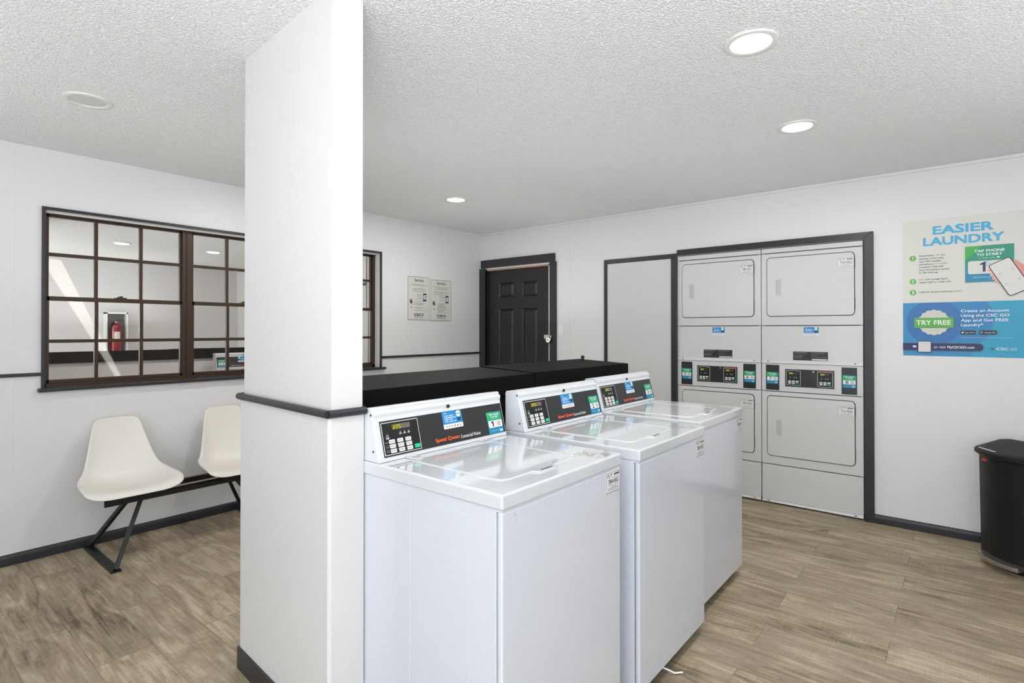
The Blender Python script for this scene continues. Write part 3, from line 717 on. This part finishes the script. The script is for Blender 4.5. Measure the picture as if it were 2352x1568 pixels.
    for s0 in (.180, .392):
        dsp = Decal((0, -.0065, 0), (1, 0, 0), (0, 0, 1), base=.0012); dsp.rect(s0 + .018, 1.013, s0 + .080, 1.030, '3a332f').up(); dsp.rect(s0 + .018, 1.013, s0 + .050, 1.030, '45431c').up()
        for i, n in enumerate('225'): seven(dsp, s0 + .021 + .0095 * i, 1.0155, .0105, n, M['digit'])
        dsp.obj('display', bay)
        for i in range(2):
            for j in range(3):
                bb_ = MB(); cx = s0 + .014 + .026 * j; cz = .955 - .014 * i
                green = (i == 1 and j == 2)
                bb_.prism(rr(cx, cz, cx + .020, cz + .0105, .0015, 2), lambda p, q, h: (p, h, q), -.0095, -.0064, cmat('10a070') if green else cmat('d2d2cf'))
                bb_.obj('start_button' if green else 'button', bay)
    lk = MB().lathe([(0, .004), (.006, .004), (.0075, .002), (.0075, 0)], (.366, -.0064, 1.038), M['steel'], 18, lambda r, a, h: (r * math.cos(a), -h, r * math.sin(a)))
    lk.obj('lock', bay)
    for s0, n in ((.034, nums[0]), (.548, nums[1])):
        rp = MB().box(s0, s0 + .096, -.0075, -.003, .886, 1.080, M['panel'], .002).obj('reader_panel', bay)
        tap_sticker((s0 + .006, -.0075, .934), (1, 0, 0), (0, 0, 1), .084, .090, n, bay)
    return t
dryer(2.338, 'off-white stacked dryer with number stickers 5 and 6, nearer the closet panel', (5, 6), ('708-HXG', '709-HXG'))
dryer(3.0235, 'off-white stacked dryer with number stickers 7 and 8, right by the black post', (7, 8), ('710-HXG', '711-HXG'))

# ------------------------------------------------------------------ poster "EASIER LAUNDRY"
def poster():
    X = 3.937; Z = 1.178; d = Decal((X, -.0005, Z), (1, 0, 0), (0, 0, 1), base=0, step=.00035, seg=40)
    Wd, Ht = .636, .912
    def S(x): return x - X
    def T(z): return z - Z
    d.slab(0, 0, Wd, Ht, .001, cmat('d4d3cc'))
    d.rect(0, 0, Wd, T(1.534), '2f86b8').up()
    def clipc(cx, cz, r, col, k=72):
        pts = []
        for i in range(k):
            a = 2 * math.pi * i / k; pts.append((min(max(cx + r * math.cos(a), 0), Wd), min(max(cz + r * math.sin(a), 0), T(1.534))))
        d.poly(pts, col)
    d.rect(S(4.30), 0, Wd, T(1.534), '2299bd').up()
    clipc(S(4.20), T(1.42), .205, '2b7fb6'); d.up(); clipc(S(4.105), T(1.40), .150, '2a6cab'); d.up()
    d.text('EASIER', S(4.100), T(1.984), S(4.406), T(2.041), '46a8d2', .055); d.text('LAUNDRY', S(4.049), T(1.912), S(4.455), T(1.968), '46a8d2', .055)
    G = '62ae52'; K = '3c3a3c'
    for n, z in (('1', 1.835), ('2', 1.678), ('3', 1.604)):
        d.disc(S(3.9925), T(z), .0185, G, ry=.0185)
    d.up()
    for n, z in (('1', 1.835), ('2', 1.678), ('3', 1.604)): d.text(n, S(3.9925) - (.003 if n == '1' else .006), T(z) - .010, S(3.9925) + (.003 if n == '1' else .006), T(z) + .010, 'e8ece2', .03)
    def ln(parts, z, x1=None, h=.0125):
        s = S(4.027)
        for tx, col in parts: s += d.textw(tx, s, T(z), h, col, .012, stretch=1.18) + .006
    LG = '86b05c'
    for i, p_ in enumerate(([('Momentarily', K), ('TAP', LG), ('the', K)], [('machine sticker with', K)], [('your NFC-capable', K)], [('smartphone,', K), ('OR SCAN', LG)], [('a machine code with', K)], [('your smartphone camera', K)], [('or QR code app', K)])):
        ln(p_, 1.8435 - .0188 * i, h=.0095)
    ln([('PAY', LG), ('with Google Pay\u2122,', K)], 1.6845, h=.0095); ln([('Apple Pay\u00ae or credit card', K)], 1.6655, h=.0095); ln([('Load the machine and press', K), ('START', LG)], 1.6005, h=.0095)
    # green card
    a, b_, c_, e = S(4.266), T(1.657), S(4.500), T(1.888)
    d.rect(a, b_, c_, e, '1f8f74').up(); d.poly([(a, T(1.80)), (S(4.31), T(1.84)), (S(4.35), e), (a, e)], '3caa46'); d.rect(a, b_, c_, T(1.72), '1583a6'); d.rect(a, T(1.72), c_, T(1.76), '178a96'); d.up()
    d.text('TAP PHONE', S(4.311), T(1.846), S(4.457), T(1.863), 'e6eeea', .035); d.text('TO START', S(4.322), T(1.822), S(4.445), T(1.839), 'e6eeea', .035)
    d.text('or scan code', S(4.333), T(1.805), S(4.412), T(1.814), 'a8d8c8', .01); d.rrect(S(4.42), T(1.805), S(4.433), T(1.814), .002, 'd8e8e2')
    d.rrect(S(4.280), T(1.709), S(4.49), T(1.792), .012, 'd6d5cf'); d.text('MyCSCGO.com', S(4.305), T(1.681), S(4.392), T(1.692), 'b8dcec', .01); d.up()
    d.poly([(S(4.338), T(1.772)), (S(4.362), T(1.786)), (S(4.366), T(1.786)), (S(4.366), T(1.722)), (S(4.352), T(1.722)), (S(4.352), T(1.768)), (S(4.338), T(1.765))], '1b1c48').up()
    for q in ((4.366, 1.772, 4.384, 1.792), (4.368, 1.766, 4.392, 1.774), (4.366, 1.778, 4.374, 1.798), (4.366, 1.760, 4.385, 1.757)): d.line((S(q[0]), T(q[1])), (S(q[2]), T(q[3])), .003, '58a6d2')
    # hand: back of the palm right of the phone, finger tips left of it
    sk = 'd8918a'; sk2 = 'e0a79f'
    d.poly([(S(x), T(z)) for x, z in ((4.497, 1.79), (4.515, 1.778), (4.540, 1.755), (4.572, 1.73), (4.572, 1.56), (4.56, 1.555), (4.54, 1.60), (4.50, 1.66))], sk)
    for x, z, r in ((4.388, 1.727, .010), (4.402, 1.700, .013), (4.412, 1.678, .013), (4.424, 1.657, .012), (4.410, 1.714, .012)): d.disc(S(x), T(z), r * 1.25, sk2, 18, ry=r)
    d.up()
    def rot(pts, cx, cz, a): return [(cx + x * math.cos(a) - y * math.sin(a), cz + x * math.sin(a) + y * math.cos(a)) for x, y in pts]
    a = math.radians(27); cx, cz = S(4.478), T(1.684)
    d.poly(rot(rr(-.058, -.112, .058, .112, .016, 6), cx, cz, a), '16181c').up()
    d.poly(rot(rr(-.0535, -.1075, .0535, .1075, .012, 6), cx, cz, a), 'd8d7d2').up()
    for sx, sz in ((-1, -1), (1, -1), (1, 1), (-1, 1)):
        px, py = sx * .036, sz * .040
        for q in ([(px - sx * .002, py), (px - sx * .002, py - sz * .014), (px, py - sz * .014), (px, py)], [(px, py - sz * .002), (px - sx * .012, py - sz * .002), (px - sx * .012, py), (px, py)]): d.poly(rot(q, cx, cz, a), '5aa0a8')
    # try free badge
    bc = (S(4.104), T(1.401)); pts = []
    for i in range(96):
        t = 2 * math.pi * i / 96; r = .083 + .0028 * math.cos(16 * t); pts.append((bc[0] + r * math.cos(t), bc[1] + r * math.sin(t)))
    d.poly(pts, 'ccc9be').up(); d.poly([(S(3.999), T(1.365)), (S(4.207), T(1.365)), (S(4.207), T(1.433)), (S(3.999), T(1.433))], '56a84a')
    d.rect(S(4.078), T(1.453), S(4.130), T(1.458), 'bdc2ba'); d.rect(S(4.078), T(1.343), S(4.130), T(1.348), 'bdc2ba'); d.up()
    d.poly([(S(4.03), T(1.364)), (S(4.178), T(1.364)), (S(4.17), T(1.371)), (S(4.04), T(1.371))], '4a9442')
    d.text('TRY FREE', S(4.010), T(1.385), S(4.193), T(1.416), 'e8eae0', .035)
    for i, tx in enumerate(('Create an Account', 'Using the CSC GO', 'App and Get FREE', 'Laundry*')):
        d.textw(tx, S(4.243), T(1.4655 - .0305 * i), .0185, 'dfeaf2', .03, stretch=1.18)
    d.rect(S(4.242), T(1.323), S(4.315), T(1.348), '16182a'); d.rect(S(4.334), T(1.323), S(4.418), T(1.348), '16182a').up()
    d.disc(S(4.2515), T(1.3345), .005, 'dedede', 14, ry=.006); d.text('App Store', S(4.262), T(1.328), S(4.310), T(1.339), 'dedede')
    d.poly([(S(4.340), T(1.328)), (S(4.353), T(1.3355)), (S(4.340), T(1.343))], '5fc09a'); d.text('Google Play', S(4.359), T(1.328), S(4.412), T(1.339), 'dedede')
    d.rect(S(4.243), T(1.3005), S(4.498), T(1.303), '7fbcd8')
    d.rect(0, T(1.216), S(4.335), T(1.263), '1d1f55'); d.disc(S(4.330), T(1.2395), .0235, '1d1f55', 28); d.up()
    d.rrect(S(3.991), T(1.234), S(4.010), T(1.247), .002, 'd8dce6'); d.rrect(S(4.017), T(1.201), S(4.091), T(1.278), .004, '14163a').up(); d.rect(S(4.021), T(1.205), S(4.087), T(1.274), 'cfcfcd')
    d.text('or visit', S(4.104), T(1.2305), S(4.165), T(1.246), 'dfe4ee', .005); d.text('MyCSCGO.com', S(4.174), T(1.2265), S(4.310), T(1.2465), 'eef0f4', .03)
    d.poly([(S(4.386), T(1.240)), (S(4.396), T(1.234)), (S(4.402), T(1.241)), (S(4.398), T(1.222))], '12303a')
    d.text('CSC', S(4.414), T(1.224), S(4.472), T(1.240), 'd8eaf2', .035); d.text('GO', S(4.478), T(1.224), S(4.510), T(1.240), 'd8eaf2', .005)
    o = d.obj('wall_poster'); return recenter(o, (4.253, 0, 1.63))
tag(poster(), 'large EASIER LAUNDRY instruction poster, white above and blue below, on the right wall', 'poster')

# ------------------------------------------------------------------ two framed service notices
def notice(y0, y1, zt, zb, title, lines, label):
    wd = y1 - y0; ht = zt - zb
    d = Decal((.0005, y0, zb), (0, 1, 0), (0, 0, 1), base=0); d.slab(0, 0, wd, ht, .002, cmat('cfcec6'))
    d.frame(0, 0, wd, ht, .0045, '77766f').up()
    d.text(title, wd * .30, ht * .885, wd * .72, ht * .955, '1c1c1e', .025)
    for z, a, b_ in lines: d.rect(wd * a, ht * z, wd * b_, ht * (z + .010), '8f8e88')
    d.rrect(wd * .70, ht * .44, wd * .86, ht * .62, wd * .02, '14161e'); d.up(); d.rect(wd * .715, ht * .50, wd * .845, ht * .585, 'c9ccd2'); d.rect(wd * .715, ht * .468, wd * .845, ht * .50, '8d9cb0'); d.rect(wd * .73, ht * .54, wd * .83, ht * .55, '4c3a40')
    for z, a, b_ in ((.575, .38, .68), (.535, .42, .62), (.49, .38, .62)): d.rect(wd * a, ht * z, wd * b_, ht * (z + .009), 'a08f88')
    d.line((wd * .55, ht * .53), (wd * .70, ht * .50), .002, '6a3a34'); d.line((wd * .50, ht * .585), (wd * .70, ht * .57), .002, '9a4a44')
    d.rect(wd * .08, ht * .37, wd * .22, ht * .48, '9a9992').up(); d.poly([(wd * .10, ht * .45), (wd * .15, ht * .46), (wd * .20, ht * .39), (wd * .17, ht * .38), (wd * .11, ht * .41)], '141414')
    d.poly([(wd * .12, ht * .30), (wd * .21, ht * .285), (wd * .19, ht * .275), (wd * .13, ht * .28)], '33332f')
    d.frame(wd * .82, ht * .20, wd * .90, ht * .29, .002, '9b9a92')
    d.text('CSC', wd * .28, ht * .095, wd * .62, ht * .155, '141416', .04); d.poly([(wd * .66, ht * .15), (wd * .69, ht * .155), (wd * .70, ht * .13), (wd * .73, ht * .14), (wd * .69, ht * .09), (wd * .66, ht * .12)], '1d4a3a')
    d.text('Serviceworks', wd * .30, ht * .055, wd * .70, ht * .082, '55544f')
    return tag(recenter(d.obj('notice_board'), (0, (y0 + y1) / 2, (zt + zb) / 2)), label, 'notice', 'paired service notices on the far wall')
LN = [(.815, .22, .80), (.79, .12, .86), (.72, .26, .74), (.695, .18, .82), (.655, .22, .80), (.43, .30, .74), (.385, .28, .76), (.36, .28, .74), (.335, .42, .62), (.285, .28, .74), (.26, .42, .62), (.22, .28, .74)]
LN2 = [(.82, .08, .90), (.79, .24, .78), (.76, .14, .84), (.70, .08, .90), (.675, .18, .80), (.64, .12, .86), (.61, .4, .6), (.42, .36, .66), (.40, .30, .68), (.37, .32, .70), (.345, .30, .76), (.32, .32, .70), (.295, .28, .76), (.26, .28, .76), (.235, .34, .66), (.20, .28, .76)]
notice(-1.062, -.777, 1.892, 1.453, 'Service', LN, 'framed cream notice headed Service, left of the pair')
notice(-.758, -.464, 1.878, 1.448, 'Servicio', LN2, 'framed cream notice headed Servicio, right one, nearer the corner')

# ------------------------------------------------------------------ ceiling downlights
def downlight(x, y, on, label, power=8):
    t = thing('recessed_downlight', label, 'ceiling light', (x, y, H), 0, 'round recessed downlights')
    MB().lathe([(.072, -.001), (.074, -.006), (.082, -.009), (.094, -.006), (.097, 0)], (0, 0, 0), M['ring'], 48).obj('trim_ring', t)
    MB().lathe([(0, -.004), (.05, -.004), (.0725, -.002), (.0725, -.0005), (0, -.0005)], (0, 0, 0), M['lens'] if on else M['lensoff'], 48).obj('lens', t)
    if on:
        l = bpy.data.lights.new('downlight_glow', 'AREA'); l.shape = 'DISK'; l.size = .15; l.energy = power; l.color = WARM
        o = bpy.data.objects.new('downlight_glow', l); C.objects.link(o); o.location = (x, y, H - .012)
downlight(3.634, -2.424, True, 'lit round ceiling light above the washers, largest lit one')
downlight(3.572, -1.372, True, 'lit round ceiling light in front of the dryers')
downlight(.994, -1.376, True, 'small lit round ceiling light near the black door corner')
downlight(1.052, -3.874, False, 'unlit grey round ceiling light above the bench seats')
downlight(3.62, -4.75, True, 'assumed lit round ceiling light behind the camera')  # added unseen lamp, assumed from the brightness near the camera
downlight(1.02, -2.55, True, 'assumed lit round ceiling light hidden behind the stub wall')  # added out of view, assumed to continue the grid of downlights

# ------------------------------------------------------------------ bench with moulded seats
bench = thing('beam_seating', 'black steel beam bench with two cream moulded shell seats under the window', 'bench', (.30, -3.17, 0))
def shell(yc):
    prof = [(.070, .797), (.074, .770), (.088, .70), (.108, .62), (.132, .54), (.162, .47), (.205, .425), (.265, .402), (.335, .396), (.405, .402), (.455, .405), (.485, .396), (.498, .380)]
    hw = [.088, .122, .142, .160, .180, .202, .222, .240, .252, .258, .256, .238, .190]
    curl = [.004, .012, .022, .034, .046, .058, .066, .066, .060, .048, .032, .014, .002]
    U = 24; vs = []; fs = []
    # resample profile smoothly
    def cat(a, t):
        n = len(a) - 1; i = min(int(t * n), n - 1); f_ = t * n - i
        p0, p1, p2, p3 = a[max(i - 1, 0)], a[i], a[i + 1], a[min(i + 2, n)]
        return .5 * (2 * p1 + (p2 - p0) * f_ + (2 * p0 - 5 * p1 + 4 * p2 - p3) * f_ ** 2 + (3 * p1 - p0 - 3 * p2 + p3) * f_ ** 3)
    V = 44
    for j in range(V + 1):
        t = j / V; x = cat([p[0] for p in prof], t); z = cat([p[1] for p in prof], t)
        e = 1e-3; x2 = cat([p[0] for p in prof], min(t + e, 1)); z2 = cat([p[1] for p in prof], min(t + e, 1)); x1 = cat([p[0] for p in prof], max(t - e, 0)); z1 = cat([p[1] for p in prof], max(t - e, 0))
        tx, tz = x2 - x1, z2 - z1; l = math.hypot(tx, tz); nx, nz = -tz / l, tx / l     # towards the sitter
        w = cat(hw, t); cu = cat(curl, t)
        if t < .05: w *= (.80 + .20 * math.sqrt(max(0, 1 - ((.05 - t) / .05) ** 2)))
        if t > .88: w *= (.70 + .30 * math.sqrt(max(0, 1 - ((t - .88) / .12) ** 2)))
        for i in range(U + 1):
            u = -1 + 2 * i / U; k = cu * abs(u) ** 2.6
            dn = 0
            vs.append((x - .30 + nx * k, yc + 3.17 + u * w, z + nz * k))
    for j in range(V):
        for i in range(U): fs.append((j * (U + 1) + i, j * (U + 1) + i + 1, (j + 1) * (U + 1) + i + 1, (j + 1) * (U + 1) + i))
    mb = MB().add(vs, fs, M['shell']); o = mb.obj('seat_shell', bench, smooth=60)
    so_ = o.modifiers.new('s', 'SOLIDIFY'); so_.thickness = .008; so_.offset = 0
    for s_ in (-.09, .06): MB().box(-.14, .12, yc + 3.17 + s_, yc + 3.20 + s_, .357, .388, M['blackmetal']).obj('seat_bracket', o)
shell(-3.500); shell(-2.850)
bm_ = M['blackmetal']
MB().box(.09, .098, -.470, .52, .318, .356, bm_, .001).box(.066, .098, -.470, .52, .350, .356, bm_, .001).obj('beam', bench)
MB().box(-.116, -.108, -.470, .52, .318, .356, bm_, .001).box(-.116, -.084, -.470, .52, .350, .356, bm_, .001).obj('beam', bench)
def legs(yf, yt):
    b = MB(); y0 = yf + 3.17; y1 = yt + 3.17
    b.box(-.255, .305, y0 - .025, y0 + .025, 0.0, .010, bm_, .001)
    b.bar((-.235, y0, .010), (-.085, y1, .325), .030, .022, bm_, (0, 1, 0), .002)
    b.bar((.285, y0, .010), (.075, y1, .325), .030, .022, bm_, (0, 1, 0), .002)
    b.obj('leg_frame', bench)
legs(-3.635, -3.45); legs(-2.70, -2.88)

# ------------------------------------------------------------------ step bin
def step_bin():
    a = Vector((.785, -.62, 0)).normalized(); bk = Vector((.62, .785, 0)).normalized(); FL = Vector((4.318, -.312, 0))
    t = thing('step_bin', 'black plastic step bin with steel pedal against the right wall', 'bin', tuple(FL + a * .21 + bk * .10))
    C0 = FL + a * .21 + bk * .10
    def outline(gr, bow, dp=.20, wd=.42, k=14, bl=0.018):
        pts = []
        for i in range(k + 1):
            u = i / k; s = -gr + (wd + 2 * gr) * u; b_ = -gr - bow * (1 - (2 * u - 1) ** 2)
            pts.append(FL + a * s + bk * b_ - C0)
        r = .03
        pts += [FL + a * (wd + gr) + bk * (dp + gr - r) - C0, FL + a * (wd + gr - r) + bk * (dp + gr) - C0, FL + a * (-gr + r) + bk * (dp + gr) - C0, FL + a * (-gr) + bk * (dp + gr - r) - C0]
        return pts
    def loft(rings, m, name, par, capb=True, capt=True):
        n = len(rings[0][0]); vs = []; fs = []
        for pts, z in rings:
            for p in pts: vs.append((p.x, p.y, z(p) if callable(z) else z))
        for k in range(len(rings) - 1):
            for i in range(n): fs.append((k * n + i, k * n + (i + 1) % n, (k + 1) * n + (i + 1) % n, (k + 1) * n + i))
        if capb: fs.append(tuple(range(n))[::-1])
        if capt: fs.append(tuple(range((len(rings) - 1) * n, len(rings) * n)))
        return MB().add(vs, fs, m).obj(name, par, smooth=40)
    P = M['binplastic']
    loft([(outline(-.010, .080), 0.012), (outline(-.009, .080), .03), (outline(-.004, .085), .58), (outline(-.004, .085), .625)], P, 'body', t)
    loft([(outline(-.014, .082), 0), (outline(-.014, .082), .012)], M['steel'], 'base_ring', t)
    lz = lambda dz: (lambda p: .618 + dz + .05 * max(0, min(1, (p.dot(bk) + .15) / .28)) * (1 if dz > .012 else .3))
    lid = loft([(outline(.004, .088), lz(0)), (outline(.012, .090), lz(.010)), (outline(.012, .090), lz(.026)), (outline(.004, .086), lz(.036)), (outline(-.03, .07), lz(.042))], P, 'lid', t)
    def onf(s, b_, z): v = FL + a * s + bk * b_ - C0; return (v.x, v.y, z)
    ped = MB()
    k = 10; poly = []
    for i in range(k + 1):
        u = .09 + .60 * i / k; poly.append((u * .42, -.080 * (1 - (2 * u - 1) ** 2) - .030 - .018 * min(1, i / 3)))
    for i in range(k, -1, -1):
        u = .09 + .60 * i / k; poly.append((u * .42, -.080 * (1 - (2 * u - 1) ** 2) + .015))
    ped.prism(poly, lambda p, q, h: onf(p, q, h), .038, .062, M['steel'], .004)
    ped.obj('pedal', t)
    rec = MB(); poly2 = [(s, b_ + .012 if j <= k else b_ + .004) for j, (s, b_) in enumerate(poly)]
    bd = MB(); pts = [(.05, -.062), (.17, -.108), (.172, -.099), (.052, -.053)]
    bd.prism(pts, lambda p, q, h: onf(p, q, h), .6655, .668, cmat('d8d6d0')); bd.obj('badge', lid)
    MB().prism([(.09, -.092), (.12, -.100), (.12, -.085), (.09, -.075)], lambda p, q, h: onf(p, q, h), .600, .615, M['redbutton'], .002).obj('lock_slider', t)
step_bin()

# ------------------------------------------------------------------ extinguisher cabinet across the room (seen in the window reflection)
cb = thing('extinguisher_cabinet', 'white framed grey wall cabinet reflected in the window', 'cabinet', (XR, -1.905, 1.0))
c = MB(); wt = M['white']; gy = nmat('cabinet_grey', '6e6e72', .5)
c.box(-.12, -.10, -.14, .14, 0, .025, wt).box(-.14, 0, -.145, -.125, 0, .63, wt).box(-.14, 0, .125, .145, 0, .63, wt).box(-.14, 0, -.145, .145, .61, .635, wt).box(-.14, 0, -.145, .145, 0, .02, wt)
c.obj('frame', cb); MB().box(-.01, -.001, -.125, .125, .02, .61, gy).obj('back_panel', cb)
ex = thing('fire_extinguisher', 'red fire extinguisher standing in the cabinet reflected in the window', 'fire extinguisher', (XR - .075, -1.905, 1.02))
MB().lathe([(0, 0), (.070, 0), (.078, .01), (.078, .36), (.062, .41), (.026, .435), (.018, .45), (0, .45)], (0, 0, 0), M['red'], 32).obj('cylinder', ex)
v = MB().box(-.015, .015, -.02, .02, .45, .475, M['steel'], .003); v.bar((0, -.01, .48), (0, .075, .505), .02, .008, M['black']).bar((0, -.01, .475), (0, .07, .475), .02, .008, M['black']); v.obj('valve', ex)
MB().tube([(0, -.02, .465), (-.02, -.055, .44), (-.02, -.075, .36), (-.02, -.078, .2)], .009, M['black'], 8).obj('hose', ex)
MB().prism([(math.cos(t) * .0786, math.sin(t) * .0786) for t in [math.radians(150 + 6 * i) for i in range(11)]] + [(math.cos(t) * .0781, math.sin(t) * .0781) for t in [math.radians(210 - 6 * i) for i in range(11)]], lambda p, q, h: (p, q, h), .20, .31, wt).obj('label_band', ex)
